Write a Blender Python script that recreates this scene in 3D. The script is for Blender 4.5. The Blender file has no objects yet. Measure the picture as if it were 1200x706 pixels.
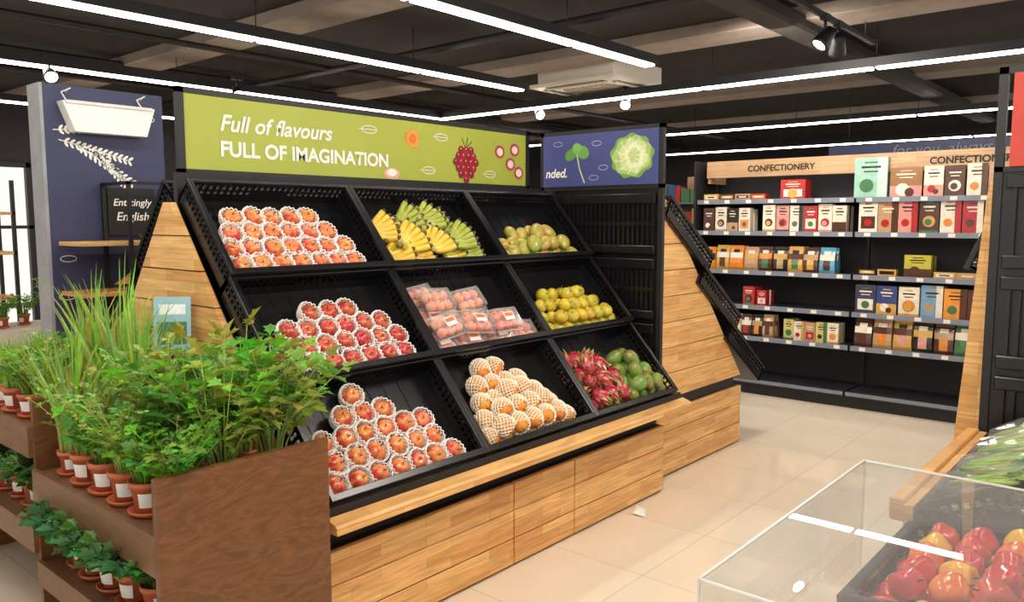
import bpy, math, random
from mathutils import Vector, Matrix, Euler
random.seed(7)
R=random.random
def U(a,b): return a+(b-a)*random.random()
def S(r,g,b,a=1):
    def f(c):
        c=c/255.0
        return c/12.92 if c<=0.04045 else ((c+0.055)/1.055)**2.4
    return (f(r),f(g),f(b),a)
scene=bpy.context.scene
COL=scene.collection
scene.view_settings.view_transform='Standard'
scene.view_settings.exposure=0.14

# ---------------------------------------------------------------- materials
def newmat(name):
    m=bpy.data.materials.new(name); m.use_nodes=True
    nt=m.node_tree; b=nt.nodes['Principled BSDF']
    return m,nt,b
def mat(name,col,rough=0.5,metal=0.0,var=0.12,scale=8.0,bump=0.0,spec=None,coat=0.0,sub=0.0):
    m,nt,b=newmat(name)
    tc=nt.nodes.new('ShaderNodeTexCoord')
    n=nt.nodes.new('ShaderNodeTexNoise'); n.inputs['Scale'].default_value=scale; n.inputs['Detail'].default_value=4
    nt.links.new(tc.outputs['Object'],n.inputs['Vector'])
    r=nt.nodes.new('ShaderNodeValToRGB')
    d=tuple(c*(1-var) for c in col[:3])+(1,); l=tuple(min(1,c*(1+var)) for c in col[:3])+(1,)
    r.color_ramp.elements[0].color=d; r.color_ramp.elements[1].color=l
    r.color_ramp.elements[0].position=.3; r.color_ramp.elements[1].position=.7
    nt.links.new(n.outputs['Fac'],r.inputs['Fac']); nt.links.new(r.outputs['Color'],b.inputs['Base Color'])
    b.inputs['Roughness'].default_value=rough; b.inputs['Metallic'].default_value=metal
    if coat: b.inputs['Coat Weight'].default_value=coat; b.inputs['Coat Roughness'].default_value=.1
    if spec is not None: b.inputs['Specular IOR Level'].default_value=spec
    if bump:
        bp=nt.nodes.new('ShaderNodeBump'); bp.inputs['Strength'].default_value=bump; bp.inputs['Distance'].default_value=.01
        nt.links.new(n.outputs['Fac'],bp.inputs['Height']); nt.links.new(bp.outputs['Normal'],b.inputs['Normal'])
    return m
def vmat(name,rough=0.5,var=0.15,scale=30,coat=0,spec=None,trans=0):
    m,nt,b=newmat(name)
    at=nt.nodes.new('ShaderNodeAttribute'); at.attribute_name='Col'
    tc=nt.nodes.new('ShaderNodeTexCoord')
    n=nt.nodes.new('ShaderNodeTexNoise'); n.inputs['Scale'].default_value=scale
    nt.links.new(tc.outputs['Object'],n.inputs['Vector'])
    mr=nt.nodes.new('ShaderNodeMapRange'); mr.inputs[1].default_value=.3; mr.inputs[2].default_value=.7
    mr.inputs[3].default_value=1-var; mr.inputs[4].default_value=1+var
    nt.links.new(n.outputs['Fac'],mr.inputs[0])
    mx=nt.nodes.new('ShaderNodeVectorMath'); mx.operation='SCALE'
    nt.links.new(at.outputs['Color'],mx.inputs[0]); nt.links.new(mr.outputs[0],mx.inputs['Scale'])
    nt.links.new(mx.outputs[0],b.inputs['Base Color'])
    b.inputs['Roughness'].default_value=rough
    if coat: b.inputs['Coat Weight'].default_value=coat; b.inputs['Coat Roughness'].default_value=.12
    if spec is not None: b.inputs['Specular IOR Level'].default_value=spec
    if trans:
        tr=nt.nodes.new('ShaderNodeBsdfTranslucent'); ms=nt.nodes.new('ShaderNodeMixShader'); ms.inputs[0].default_value=trans
        nt.links.new(mx.outputs[0],tr.inputs['Color'])
        nt.links.new(b.outputs[0],ms.inputs[1]); nt.links.new(tr.outputs[0],ms.inputs[2])
        nt.links.new(ms.outputs[0],nt.nodes['Material Output'].inputs['Surface'])
    return m
def wood(name,axis,c1,c2,dark,bw=.38,bh=.045,rough=.42,grain=.28,swirl=0.0):
    m,nt,b=newmat(name); L=nt.links.new
    tc=nt.nodes.new('ShaderNodeTexCoord'); sp=nt.nodes.new('ShaderNodeSeparateXYZ'); L(tc.outputs['Object'],sp.inputs[0])
    cb=nt.nodes.new('ShaderNodeCombineXYZ')
    if axis=='X': u,v='X','Z'
    elif axis=='Y': u,v='Y','Z'
    else: u,v='X','Y'
    L(sp.outputs[u],cb.inputs[0]); L(sp.outputs[v],cb.inputs[1])
    br=nt.nodes.new('ShaderNodeTexBrick'); L(cb.outputs[0],br.inputs['Vector'])
    br.inputs['Color1'].default_value=c1; br.inputs['Color2'].default_value=c2; br.inputs['Mortar'].default_value=dark
    br.inputs['Scale'].default_value=1; br.inputs['Mortar Size'].default_value=.0006; br.inputs['Mortar Smooth'].default_value=.3
    br.inputs['Brick Width'].default_value=bw; br.inputs['Row Height'].default_value=bh; br.offset=.37
    mp=nt.nodes.new('ShaderNodeMapping'); mp.inputs['Scale'].default_value=(3,45,1) if not swirl else (3,9,1)
    L(cb.outputs[0],mp.inputs['Vector'])
    n=nt.nodes.new('ShaderNodeTexNoise'); n.inputs['Scale'].default_value=1.6; n.inputs['Detail'].default_value=6; n.inputs['Distortion'].default_value=.6+swirl
    L(mp.outputs[0],n.inputs['Vector'])
    mr=nt.nodes.new('ShaderNodeMapRange'); mr.inputs[1].default_value=.3; mr.inputs[2].default_value=.7
    mr.inputs[3].default_value=1-grain; mr.inputs[4].default_value=1+grain*.5
    L(n.outputs['Fac'],mr.inputs[0])
    mx=nt.nodes.new('ShaderNodeVectorMath'); mx.operation='SCALE'
    L(br.outputs['Color'],mx.inputs[0]); L(mr.outputs[0],mx.inputs['Scale']); L(mx.outputs[0],b.inputs['Base Color'])
    b.inputs['Roughness'].default_value=rough
    return m
def emis(name,col,st):
    m=bpy.data.materials.new(name); m.use_nodes=True; nt=m.node_tree; nt.nodes.clear()
    e=nt.nodes.new('ShaderNodeEmission'); e.inputs[0].default_value=col; e.inputs[1].default_value=st
    o=nt.nodes.new('ShaderNodeOutputMaterial'); nt.links.new(e.outputs[0],o.inputs[0]); return m
def clear(name,tint=.06,ior=1.45,rough=.03,col=(1,1,1,1)):
    m=bpy.data.materials.new(name); m.use_nodes=True; nt=m.node_tree; nt.nodes.clear(); L=nt.links.new
    t=nt.nodes.new('ShaderNodeBsdfTransparent'); t.inputs[0].default_value=(.985,.99,.985,1)
    d=nt.nodes.new('ShaderNodeBsdfDiffuse'); d.inputs[0].default_value=col
    g=nt.nodes.new('ShaderNodeBsdfGlossy'); g.inputs['Roughness'].default_value=rough
    f=nt.nodes.new('ShaderNodeFresnel'); f.inputs[0].default_value=ior
    ge=nt.nodes.new('ShaderNodeNewGeometry'); iv=nt.nodes.new('ShaderNodeMath'); iv.operation='SUBTRACT'; iv.inputs[0].default_value=1; L(ge.outputs['Backfacing'],iv.inputs[1])
    mu=nt.nodes.new('ShaderNodeMath'); mu.operation='MULTIPLY'; L(f.outputs[0],mu.inputs[0]); L(iv.outputs[0],mu.inputs[1])
    m1=nt.nodes.new('ShaderNodeMixShader'); m1.inputs[0].default_value=tint; L(t.outputs[0],m1.inputs[1]); L(d.outputs[0],m1.inputs[2])
    m2=nt.nodes.new('ShaderNodeMixShader'); L(mu.outputs[0],m2.inputs[0]); L(m1.outputs[0],m2.inputs[1]); L(g.outputs[0],m2.inputs[2])
    o=nt.nodes.new('ShaderNodeOutputMaterial'); L(m2.outputs[0],o.inputs[0]); return m

HON1=S(236,188,120); HON2=S(212,154,88); HOND=S(160,108,60)
M_woodX=wood('honey_wood_x','X',HON1,HON2,HOND)
M_woodY=wood('honey_wood_y','Y',HON1,HON2,HOND)
BR1=S(118,77,45); BR2=S(106,68,39)
M_plyX=wood('stained_ply_x','X',BR1,BR2,BR2,bw=5,bh=5,grain=.38,swirl=4)
M_plyY=wood('stained_ply_y','Y',S(124,88,60),S(114,80,54),BR2,bw=5,bh=5,grain=.25,swirl=2)
M_black=mat('black_plastic',S(20,20,22),rough=.27,var=.2,scale=12)
M_blackm=mat('black_metal',S(24,24,27),rough=.5,var=.2)
M_dark=mat('dark_board',S(28,26,28),rough=.6)
M_v=vmat('printed_card',rough=.45,var=.06)
M_vg=vmat('printed_foil',rough=.25,var=.1,coat=.4)
M_leaf=vmat('leaf_green',rough=.45,var=.2,scale=25,trans=.35)
M_foam=mat('foam_net',S(238,235,230),rough=.8,var=.03)
M_foamc=mat('foam_net_cream',S(244,232,210),rough=.8,var=.03)
M_light=emis('led_diffuser',(1,.91,.79,1),20)
M_spot=emis('spot_lens',(1,.9,.78,1),30)
M_clear=clear('clear_plastic',.10)
M_acr=clear('acrylic_sheet',.07,1.5,.01)
M_edge=mat('acrylic_edge',S(225,228,225),rough=.2,var=.05)

# ---------------------------------------------------------------- mesh builder
class MB:
    def __init__(s): s.v=[];s.f=[];s.c=[];s.m=[];s.s=[]
    def add(s,vs,fs,col=(1,1,1,1),mi=0,smooth=False,M=None):
        o=len(s.v)
        for v in vs:
            v=Vector(v)
            if M is not None: v=M@v
            s.v.append(v)
        for i,f in enumerate(fs):
            s.f.append([o+k for k in f]); s.c.append(col[i] if isinstance(col,list) else col); s.m.append(mi); s.s.append(smooth)
    def box(s,x0,x1,y0,y1,z0,z1,col=(1,1,1,1),mi=0,M=None,ch=0):
        if ch:
            c=ch; vs=[];
            for sx,xx in((-1,x0),(1,x1)):
                for sy,yy in((-1,y0),(1,y1)):
                    for sz,zz in((-1,z0),(1,z1)):
                        vs+= [(xx,yy-sy*c,zz-sz*c),(xx-sx*c,yy,zz-sz*c),(xx-sx*c,yy-sy*c,zz)]
            idx=lambda a,b,d,k:(a*4+b*2+d)*3+k
            fs=[]
            for a in(0,1):
                fs.append([idx(a,0,0,0),idx(a,1,0,0),idx(a,1,1,0),idx(a,0,1,0)])
                fs.append([idx(0,a,0,1),idx(1,a,0,1),idx(1,a,1,1),idx(0,a,1,1)])
                fs.append([idx(0,0,a,2),idx(1,0,a,2),idx(1,1,a,2),idx(0,1,a,2)])
            for a in(0,1):
                for b in(0,1):
                    fs.append([idx(a,b,0,0),idx(a,b,1,0),idx(a,b,1,1),idx(a,b,0,1)])
                    fs.append([idx(a,0,b,0),idx(a,1,b,0),idx(a,1,b,2),idx(a,0,b,2)])
                    fs.append([idx(0,a,b,1),idx(1,a,b,1),idx(1,a,b,2),idx(0,a,b,2)])
                    for d in(0,1): fs.append([idx(a,b,d,0),idx(a,b,d,1),idx(a,b,d,2)])
            s.add(vs,fs,col,mi,False,M); return
        vs=[(x0,y0,z0),(x1,y0,z0),(x1,y1,z0),(x0,y1,z0),(x0,y0,z1),(x1,y0,z1),(x1,y1,z1),(x0,y1,z1)]
        s.add(vs,[(0,3,2,1),(4,5,6,7),(0,1,5,4),(1,2,6,5),(2,3,7,6),(3,0,4,7)],col,mi,False,M)
    def lathe(s,prof,n=20,col=(1,1,1,1),mi=0,smooth=True,M=None,a0=0,a1=2*math.pi,colf=None):
        full=abs(a1-a0-2*math.pi)<1e-6
        cnt=n if full else n+1
        vs=[];fs=[];cs=[]
        for r,z in prof:
            for i in range(cnt):
                a=a0+(a1-a0)*i/n; vs.append((r*math.cos(a),r*math.sin(a),z))
        for j in range(len(prof)-1):
            for i in range(n):
                k=(i+1)%cnt if full else i+1
                fs.append((j*cnt+i,j*cnt+k,(j+1)*cnt+k,(j+1)*cnt+i))
                cs.append(colf(j) if colf else col)
        s.add(vs,fs,cs,mi,smooth,M)
    def tube(s,pts,rad,n=6,col=(1,1,1,1),mi=0,smooth=True,M=None,cap=True):
        pts=[Vector(p) for p in pts]; vs=[];fs=[]
        if not isinstance(rad,(list,tuple)): rad=[rad]*len(pts)
        pu=None
        for i,p in enumerate(pts):
            t=(pts[min(i+1,len(pts)-1)]-pts[max(i-1,0)]).normalized()
            if pu is None:
                ref=Vector((0,0,1)) if abs(t.z)<.9 else Vector((1,0,0)); pu=t.cross(ref).normalized()
            pu=(pu-t*pu.dot(t)).normalized(); w=t.cross(pu)
            for k in range(n):
                a=2*math.pi*k/n; vs.append(p+(pu*math.cos(a)+w*math.sin(a))*rad[i])
        for i in range(len(pts)-1):
            for k in range(n):
                k2=(k+1)%n; fs.append((i*n+k,i*n+k2,(i+1)*n+k2,(i+1)*n+k))
        if cap:
            fs.append(tuple(range(n))[::-1]); fs.append(tuple((len(pts)-1)*n+k for k in range(n)))
        c=col
        if isinstance(col,list):
            c=[col[min(i,len(col)-1)] for i in range(len(pts)-1) for k in range(n)]+([col[0],col[-1]] if cap else [])
        s.add(vs,fs,c,mi,smooth,M)
    def prism(s,poly,axis,a,b,col=(1,1,1,1),mi=0,M=None):
        def P(u,v,w):
            return (w,u,v) if axis=='X' else ((u,w,v) if axis=='Y' else (u,v,w))
        n=len(poly); vs=[P(u,v,a) for u,v in poly]+[P(u,v,b) for u,v in poly]
        fs=[tuple(range(n)),tuple(range(2*n-1,n-1,-1))]+[(i,(i+1)%n,n+(i+1)%n,n+i) for i in range(n)]
        s.add(vs,fs,col,mi,False,M)
    def mesh(s,name,mats):
        me=bpy.data.meshes.new(name); me.from_pydata([tuple(v) for v in s.v],[],s.f)
        for m in mats: me.materials.append(m)
        me.polygons.foreach_set('material_index',s.m); me.polygons.foreach_set('use_smooth',s.s)
        ca=me.color_attributes.new('Col','FLOAT_COLOR','CORNER')
        arr=[]
        for f,c in zip(s.f,s.c): arr+=list(c)*len(f)
        ca.data.foreach_set('color',arr); me.update(); return me
    def obj(s,name,mats,parent=None):
        return link(name,s.mesh(name,mats),parent)
def link(name,data,parent=None,loc=None,rot=None,sc=None):
    o=bpy.data.objects.new(name,data); COL.objects.link(o)
    if parent: o.parent=parent
    if loc: o.location=loc
    if rot: o.rotation_euler=rot
    if sc: o.scale=sc if isinstance(sc,(tuple,list)) else (sc,sc,sc)
    return o
def empty(name,loc=(0,0,0),rot=(0,0,0),parent=None):
    o=link(name,None,parent,loc,rot); o.empty_display_size=.1; return o
def text(name,body,parent,plane,base,width,m,shear=0,align='CENTER',extr=.001,bold=0):
    cu=bpy.data.curves.new(name,'FONT'); cu.body=body; cu.align_x=align; cu.size=1; cu.shear=shear; cu.extrude=0; cu.offset=bold
    cu.materials.append(m)
    o=link(name,cu,parent); bpy.context.view_layer.update()
    w=o.dimensions.x or 1; k=width/w
    o.scale=(k,k,k); o.location=base
    o.rotation_euler=(math.pi/2,0,0) if plane=='Y' else (math.pi/2,0,-math.pi/2)
    return o

# ---------------------------------------------------------------- room shell
m,nt,b=newmat('floor_tiles'); L=nt.links.new
tc=nt.nodes.new('ShaderNodeTexCoord'); br=nt.nodes.new('ShaderNodeTexBrick'); L(tc.outputs['Object'],br.inputs['Vector'])
br.offset=0; br.inputs['Scale'].default_value=1; br.inputs['Brick Width'].default_value=.6; br.inputs['Row Height'].default_value=.6
br.inputs['Mortar Size'].default_value=.002; br.inputs['Color1'].default_value=S(238,224,203); br.inputs['Color2'].default_value=S(234,219,197); br.inputs['Mortar'].default_value=S(200,183,160)
n=nt.nodes.new('ShaderNodeTexNoise'); n.inputs['Scale'].default_value=2.5; n.inputs['Detail'].default_value=5; L(tc.outputs['Object'],n.inputs['Vector'])
mr=nt.nodes.new('ShaderNodeMapRange'); mr.inputs[3].default_value=.92; mr.inputs[4].default_value=1.06; L(n.outputs['Fac'],mr.inputs[0])
mx=nt.nodes.new('ShaderNodeVectorMath'); mx.operation='SCALE'; L(br.outputs['Color'],mx.inputs[0]); L(mr.outputs[0],mx.inputs['Scale']); L(mx.outputs[0],b.inputs['Base Color'])
b.inputs['Roughness'].default_value=.09; b.inputs['Specular IOR Level'].default_value=.6
M_floor=m
B=MB(); B.box(-4,15,-4,11,-.1,0); B.obj('floor',[M_floor])
M_ceil=mat('ceiling_paint',S(46,40,37),rough=.8)
M_beam=mat('ceiling_beam_paint',S(152,138,127),rough=.7)
B=MB(); B.box(-4,15,-4,11,3.12,3.22); B.obj('ceiling',[M_ceil])
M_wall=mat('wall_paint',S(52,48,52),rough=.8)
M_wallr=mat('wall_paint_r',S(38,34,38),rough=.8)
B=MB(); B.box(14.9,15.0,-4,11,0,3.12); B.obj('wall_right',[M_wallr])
B=MB(); B.box(3.6,15,10.9,11,0,3.12); B.box(-4,0,10.9,11,0,3.12); B.box(0,3.6,10.9,11,2.3,3.12); B.box(0,3.6,10.9,11,0,.25); B.obj('wall_back',[M_wall])
B=MB()
for x in(0,.9,1.8,2.7,3.55): B.box(x,x+.05,10.86,10.94,.25,2.3,mi=0)
B.box(0,3.6,10.86,10.94,.25,.31); B.box(0,3.6,10.86,10.94,2.24,2.3); B.box(0,3.6,10.86,10.94,1.5,1.54); B.box(0,3.6,10.9,10.91,.31,2.24,mi=1)
B.obj('window_1',[M_blackm,clear('window_glass',.02)])
for i,(x0,x1) in enumerate(((3.35,3.7),(5.75,6.15),(8.6,9.0),(11.2,11.6))):
    B=MB(); B.box(x0,x1,-4,10.9,3.02,3.12,ch=.01); B.obj('trim_%d'%(i+1),[M_beam])
M_duct=mat('duct_dark',S(38,33,32),rough=.6)
B=MB()
for y in(2.2,7.6): B.box(-3,14,y,y+.22,2.95,3.06,ch=.02)
for y in(6.2,8.4): B.tube([(-3,y,3.0),(14,y,3.0)],.025,8)
for x in(4.6,7.6): B.tube([(x,-3,2.98),(x,10,2.98)],.03,8)
B.obj('ceiling_ducts',[M_duct])

# ---------------------------------------------------------------- linear lights
def linlight(axis,c,a,bb,z=2.8,gaps=1.5):
    e=empty('linear_ceiling_light'); H=MB(); 
    w=.055
    def bx(Bd,p,q,w0,w1,z0,z1,mi=0):
        if axis=='X': Bd.box(p,q,c+w0,c+w1,z0,z1,mi=mi)
        else: Bd.box(c+w0,c+w1,p,q,z0,z1,mi=mi)
    bx(H,a,bb,-w,w,z,z+.07)
    t=a+.3
    while t<bb:
        p=(t,c,z+.07) if axis=='X' else (c,t,z+.07); H.tube([p,(p[0],p[1],3.12)],.004,5); t+=1.4
    h=H.obj('housing',[M_blackm],e)
    D=MB(); t=a+.03
    while t<bb-.1:
        q=min(t+gaps-.04,bb-.03); bx(D,t,q,-w+.012,w-.012,z-.014,z-.001); t+=gaps
    D.obj('diffuser',[M_light],e)
linlight('X',4.82,-1.5,5.75)
linlight('X',3.30,-1.5,5.5)
linlight('X',1.0,-1.5,4.6)  # unseen fixture, added to put more light on the main aisle
linlight('X',6.9,-1,6.8)
linlight('X',9.2,-1,9)
linlight('Y',6.72,-2.5,7.6)
linlight('Y',10.0,-2,9)
linlight('Y',13.0,-2,9.5)
linlight('X',-0.8,-1.5,4.0)  # another out-of-view fixture, added as extra light

def spot(x,y,z,aim,rail=None):
    e=empty('track_spotlight'); 
    B=MB(); B.box(x-.05,x+.05,y-.02,y+.02,z+.05,z+.09); B.tube([(x,y,z+.06),(x,y,z-.02)],.01,8); B.obj('bracket',[M_blackm],e)
    d=(Vector(aim)-Vector((x,y,z-.05))).normalized(); Mx=Matrix.Translation((x,y,z-.06))@d.to_track_quat('Z','Y').to_matrix().to_4x4()
    B=MB(); B.lathe([(0,-.07),(.035,-.07),(.042,-.03),(.055,.05),(.055,.07),(.047,.07),(.045,.055)],20,mi=0,M=Mx); B.lathe([(0,.056),(.045,.056)],20,mi=1,M=Mx); B.obj('head',[M_blackm,M_spot],e)
for s_ in ((5.3,1.9,2.83,(4,2.8,1)),(5.55,1.9,2.83,(6.9,2.5,1.2)),(2.45,6.86,2.8,(2.2,5,1.5)),(3.9,6.6,2.8,(3,4,1)),(6.7,4.3,2.8,(4,3,1)),(6.72,5.4,2.8,(5,3,1))): spot(*s_)
B=MB(); B.box(4.3,6.3,1.885,1.915,2.89,2.92)
for x in(4.5,6.1): B.tube([(x,1.9,2.92),(x,1.9,3.12)],.004,5)
B.obj('track_rail',[M_blackm])
e=empty('ceiling_air_conditioner',(6.72,4.62,2.90),(0,0,0))
M_ac=mat('ac_plastic',S(235,226,210),rough=.5,var=.04)
B=MB(); B.prism([(-.5,-.5),(.5,-.5),(.5,.5),(-.5,.5)],'Z',0,.035)
B.box(-.44,.44,-.44,.44,.035,.22); B.obj('panel',[M_ac],e)
B=MB()
for i in range(10): B.box(-.27,.27,-.27+i*.056,-.245+i*.056,-.014,0,S(185,175,160))
for k in range(4):
    Mx=Matrix.Rotation(k*math.pi/2,4,'Z'); B.box(-.34,.34,.37,.45,-.006,.0,S(90,82,76),M=Mx); B.box(-.34,.34,.40,.415,-.022,-.006,S(225,216,200),M=Mx)
B.obj('grille_and_vanes',[M_v],e)

# ---------------------------------------------------------------- crate
def crate_mesh(w=.8,l=.485,h=.13,name='crate'):
    B=MB(); t=.012
    B.box(0,w,0,l,-h,-h+.008)
    for i in range(9): B.box(.04+i*.085,.05+i*.085,.01,l-.01,-h+.008,-h+.011)
    B.box(-.006,w+.006,-.012,.016,-.024,0,ch=.003); B.box(-.006,w+.006,l-.016,l+.003,-.022,0,ch=.003)
    B.box(-.006,.018,.01,l-.01,-.022,0,ch=.003); B.box(w-.018,w+.006,.01,l-.01,-.022,0,ch=.003)
    for y0,y1 in((0,t),(l-t,l)):
        B.box(0,w,y0,y1,-h,-.075); B.box(0,w,y0,y1,-.052,-.046)
        n=26
        for i in range(n+1):
            x=i*(w-.01)/n; B.box(x,x+.01,y0,y1,-.075,-.02)
        B.box(w*.38,w*.62,y0,y1,-.075,-.045)
    for x0,x1 in((0,t),(w-t,w)):
        B.box(x0,x1,0,l,-h,-.075); B.box(x0,x1,0,l,-.052,-.046)
        n=16
        for i in range(n+1):
            y=i*(l-.01)/n; B.box(x0,x1,y,y+.01,-.075,-.02)
    return B.mesh(name,[M_black])
CR=crate_mesh()
TH=math.radians(49)
def crate(loc,rz=0,tilt=TH,sc=(1,1,1)):
    return link('plastic_crate',CR,None,loc,(tilt,0,rz),sc)
ROWS=[(2.82,1.405),(2.52,1.02),(2.22,.635)]
X0=[1.622,2.434,3.246]
for (y,z) in ROWS:
    for x in X0: crate((x,y,z))
CY=3.25
for (y,z) in ROWS:
    for x in X0: crate((x+.8,2*CY-y,z),math.pi)

# ---------------------------------------------------------------- main gondola
g=empty('produce_display_gondola')
B=MB()
segs=[(1.60,2.69),(2.695,3.16),(3.165,4.05)]
for a,b_ in segs:
    for z0,z1 in((.015,.135),(.139,.268),(.272,.40)): B.box(a,b_-.003,2.30,2.325,z0,z1,ch=.003)
for a,b_ in segs:
    for z0,z1 in((.015,.135),(.139,.268),(.272,.40)): B.box(a,b_-.003,4.175,4.2,z0,z1,ch=.003)
B.obj('base_boards',[M_woodX],g)
B=MB(); B.box(1.60,4.05,2.325,4.175,0.0,.40); B.box(1.60,4.05,2.36,4.14,.40,.53)
B.box(1.6,4.1,2.225,2.27,.50,.60); 
for x in(1.606,4.062): B.prism([(2.30,.5),(3.2,1.62),(3.3,1.62),(4.2,.5)],'X',x,x+.012)
B.box(1.62,4.06,3.235,3.265,.5,1.8); B.obj('carcass',[M_dark],g)
B=MB()
for s_,y in((1,2.165),(-1,4.335)):
    B.prism([(y,.52),(y,.545),(y+s_*.01,.553),(y+s_*.058,.568),(y+s_*.058,.52)],'X',1.60,4.12)
B.box(1.6,4.12,2.235,2.36,.50,.53); B.obj('lip_rail',[M_woodX],g)
B=MB()
zs=[0.0,.14,.28,.42,.56,.70,.84,.98,1.12,1.26,1.40,1.54,1.68]
def yl(z):
    return .95 if z<.5 else .95-(z-.5)*(.93/1.19)
for a,b_ in zip(zs[:-1],zs[1:]):
    b_-=.005; h0,h1=yl(a),yl(b_)
    if a<.5<b_: poly=[(CY-h0,a),(CY-.95,.5),(CY-h1,b_),(CY+h1,b_),(CY+.95,.5),(CY+h0,a)]
    else: poly=[(CY-h0,a),(CY-h1,b_),(CY+h1,b_),(CY+h0,a)]
    B.prism(poly,'X',1.58,1.604)
B.obj('end_panel',[M_woodY],g)
B=MB()
B.box(1.66,1.69,3.285,3.315,.5,2.165); B.box(3.96,3.99,3.285,3.315,.5,2.165)
B.box(1.66,3.99,3.285,3.315,2.14,2.165); B.box(1.66,3.99,3.285,3.315,1.80,1.82)
B.obj('sign_frame',[M_blackm],g)

def flat(Bd,pts,plane,base,off,col):
    vs=[]
    for u,v in pts:
        if plane=='Y': vs.append((base[0]+u,base[1]-off,base[2]+v))
        else: vs.append((base[0]-off,base[1]-u,base[2]+v))
    Bd.add(vs,[tuple(range(len(vs)))],col)
def disc(cx,cy,rx,ry,n=16,rot=0,wob=0,k=0):
    out=[]
    for i in range(n):
        a=2*math.pi*i/n; r=1+wob*math.sin(k*a)
        x,y=rx*r*math.cos(a),ry*r*math.sin(a)
        out.append((cx+x*math.cos(rot)-y*math.sin(rot),cy+x*math.sin(rot)+y*math.cos(rot)))
    return out
def stroke(Bd,pts,w,plane,base,off,col):
    for (a,b_),(c,d) in zip(pts[:-1],pts[1:]):
        dx,dy=c-a,d-b_; l=math.hypot(dx,dy) or 1; nx,ny=-dy/l*w/2,dx/l*w/2
        flat(Bd,[(a+nx,b_+ny),(a-nx,b_-ny),(c-nx,d-ny),(c+nx,d+ny)],plane,base,off,col)
WH=S(240,240,235)
M_white=mat('sign_white',S(245,245,240),rough=.6,var=.02)
M_black_t=mat('sign_black',S(30,26,24),rough=.6)
M_green=mat('sign_green',S(172,182,68),rough=.5,var=.04,scale=3)
sg=empty('green_hanging_sign')
B=MB(); B.box(1.69,3.96,3.292,3.308,1.82,2.14); B.obj('board',[M_green],sg)
base=(1.69,3.292,1.82)
B=MB()
def sun(cx,cy,r):
    for k in range(12):
        a=2*math.pi*k/12; flat(B,[(cx+r*.8*math.cos(a-.2),cy+r*.8*math.sin(a-.2)),(cx+r*1.6*math.cos(a),cy+r*1.6*math.sin(a)),(cx+r*.8*math.cos(a+.2),cy+r*.8*math.sin(a+.2))],'Y',base,.002,S(235,150,50))
    flat(B,disc(cx,cy,r,r,20),'Y',base,.003,S(240,160,60)); flat(B,disc(cx,cy,r*.6,r*.6,16),'Y',base,.004,S(225,120,50))
sun(1.30,.225,.045)
cx,cy=1.72,.12
random.seed(3)
for r_,row in enumerate(((3,.07),(4,.035),(5,0),(4,-.035),(3,-.07),(1,-.10))):
    for k in range(row[0]):
        x=cx+(k-(row[0]-1)/2)*.042; flat(B,disc(x,cy+row[1],.024,.024,14),'Y',base,.003+.0005*r_,S(140+30*(k%2),25,45)); flat(B,disc(x-.006,cy+row[1]+.008,.006,.006,8),'Y',base,.007,S(235,150,150))
for a in(.6,1.3,2.2): stroke(B,[(cx,cy+.08),(cx+.06*math.cos(a),cy+.09+.06*math.sin(a))],.006,'Y',base,.002,S(60,90,40))
for px,py in((2.12,.13),(2.16,.22),(2.02,.2),(2.2,.08)): 
    flat(B,disc(px,py,.045,.04,16),'Y',base,.002,S(190,60,90)); flat(B,disc(px,py,.028,.025,16),'Y',base,.003,S(245,225,215))
flat(B,disc(1.15,.03,.055,.03,20),'Y',base,.002,S(240,170,150)); flat(B,disc(1.15,.035,.035,.02,20),'Y',base,.003,S(250,245,235))
for px,py in((1.0,.25),(1.52,.25),(1.42,.06),(1.93,.06)):
    for s1 in(1,-1):
        stroke(B,[(px+.05*math.cos(t*math.pi/6),py+s1*.02*math.sin(t*math.pi/6)) for t in range(7)],.004,'Y',base,.002,WH)
    stroke(B,[(px-.07,py),(px+.05,py)],.003,'Y',base,.002,WH)
B.obj('illustrations',[M_v],sg)
text('lettering_script','Full of flavours',sg,'Y',(1.85,3.2885,1.995),.60,M_white,shear=.25,align='LEFT',bold=.02)
text('lettering_caps','FULL OF IMAGINATION',sg,'Y',(1.85,3.2885,1.885),.96,M_white,align='LEFT',bold=.032)

# ---------------------------------------------------------------- divider X=4.1 and blue sign
p=empty('slotted_divider_panel')
B=MB()
B.box(4.125,4.155,2.385,2.415,.42,2.165); B.box(4.125,4.155,3.27,3.30,.42,2.165)
B.box(4.125,4.155,2.385,3.3,2.14,2.165); B.box(4.125,4.155,2.385,3.3,1.79,1.815)
B.obj('frame',[M_blackm],p)
B=MB(); B.box(4.14,4.15,2.415,3.27,.5,1.79)
for k in range(3):
    zb=.62+k*.39
    B.box(4.11,4.14,2.43,3.26,zb+.30,zb+.36,ch=.004); B.box(4.11,4.14,2.43,3.26,zb,zb+.05,ch=.004)
    for i in range(24): B.box(4.118,4.14,2.44+i*.034,2.452+i*.034,zb+.05,zb+.3)
    B.box(4.115,4.14,2.43,3.26,zb+.17,zb+.19)
B.obj('slotted_back',[M_black],p)
M_navy=mat('sign_navy',S(66,74,134),rough=.5,var=.05,scale=3)
sb=empty('blue_hanging_sign')
B=MB(); B.box(4.118,4.134,2.415,3.27,1.815,2.14); B.obj('board',[M_navy],sb)
base=(4.118,3.27,1.815)
B=MB()
cx,cy=.675,.17
flat(B,disc(cx,cy,.15,.13,48,0,.06,9),'X',base,.002,S(120,165,80))
flat(B,disc(cx,cy,.135,.115,48,.2,.07,7),'X',base,.003,S(170,200,120))
flat(B,disc(cx+.01,cy,.10,.10,40,.5,.08,6),'X',base,.004,S(205,222,160))
flat(B,disc(cx+.02,cy+.0,.07,.075,36,.1,.08,5),'X',base,.005,S(228,236,195))
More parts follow.
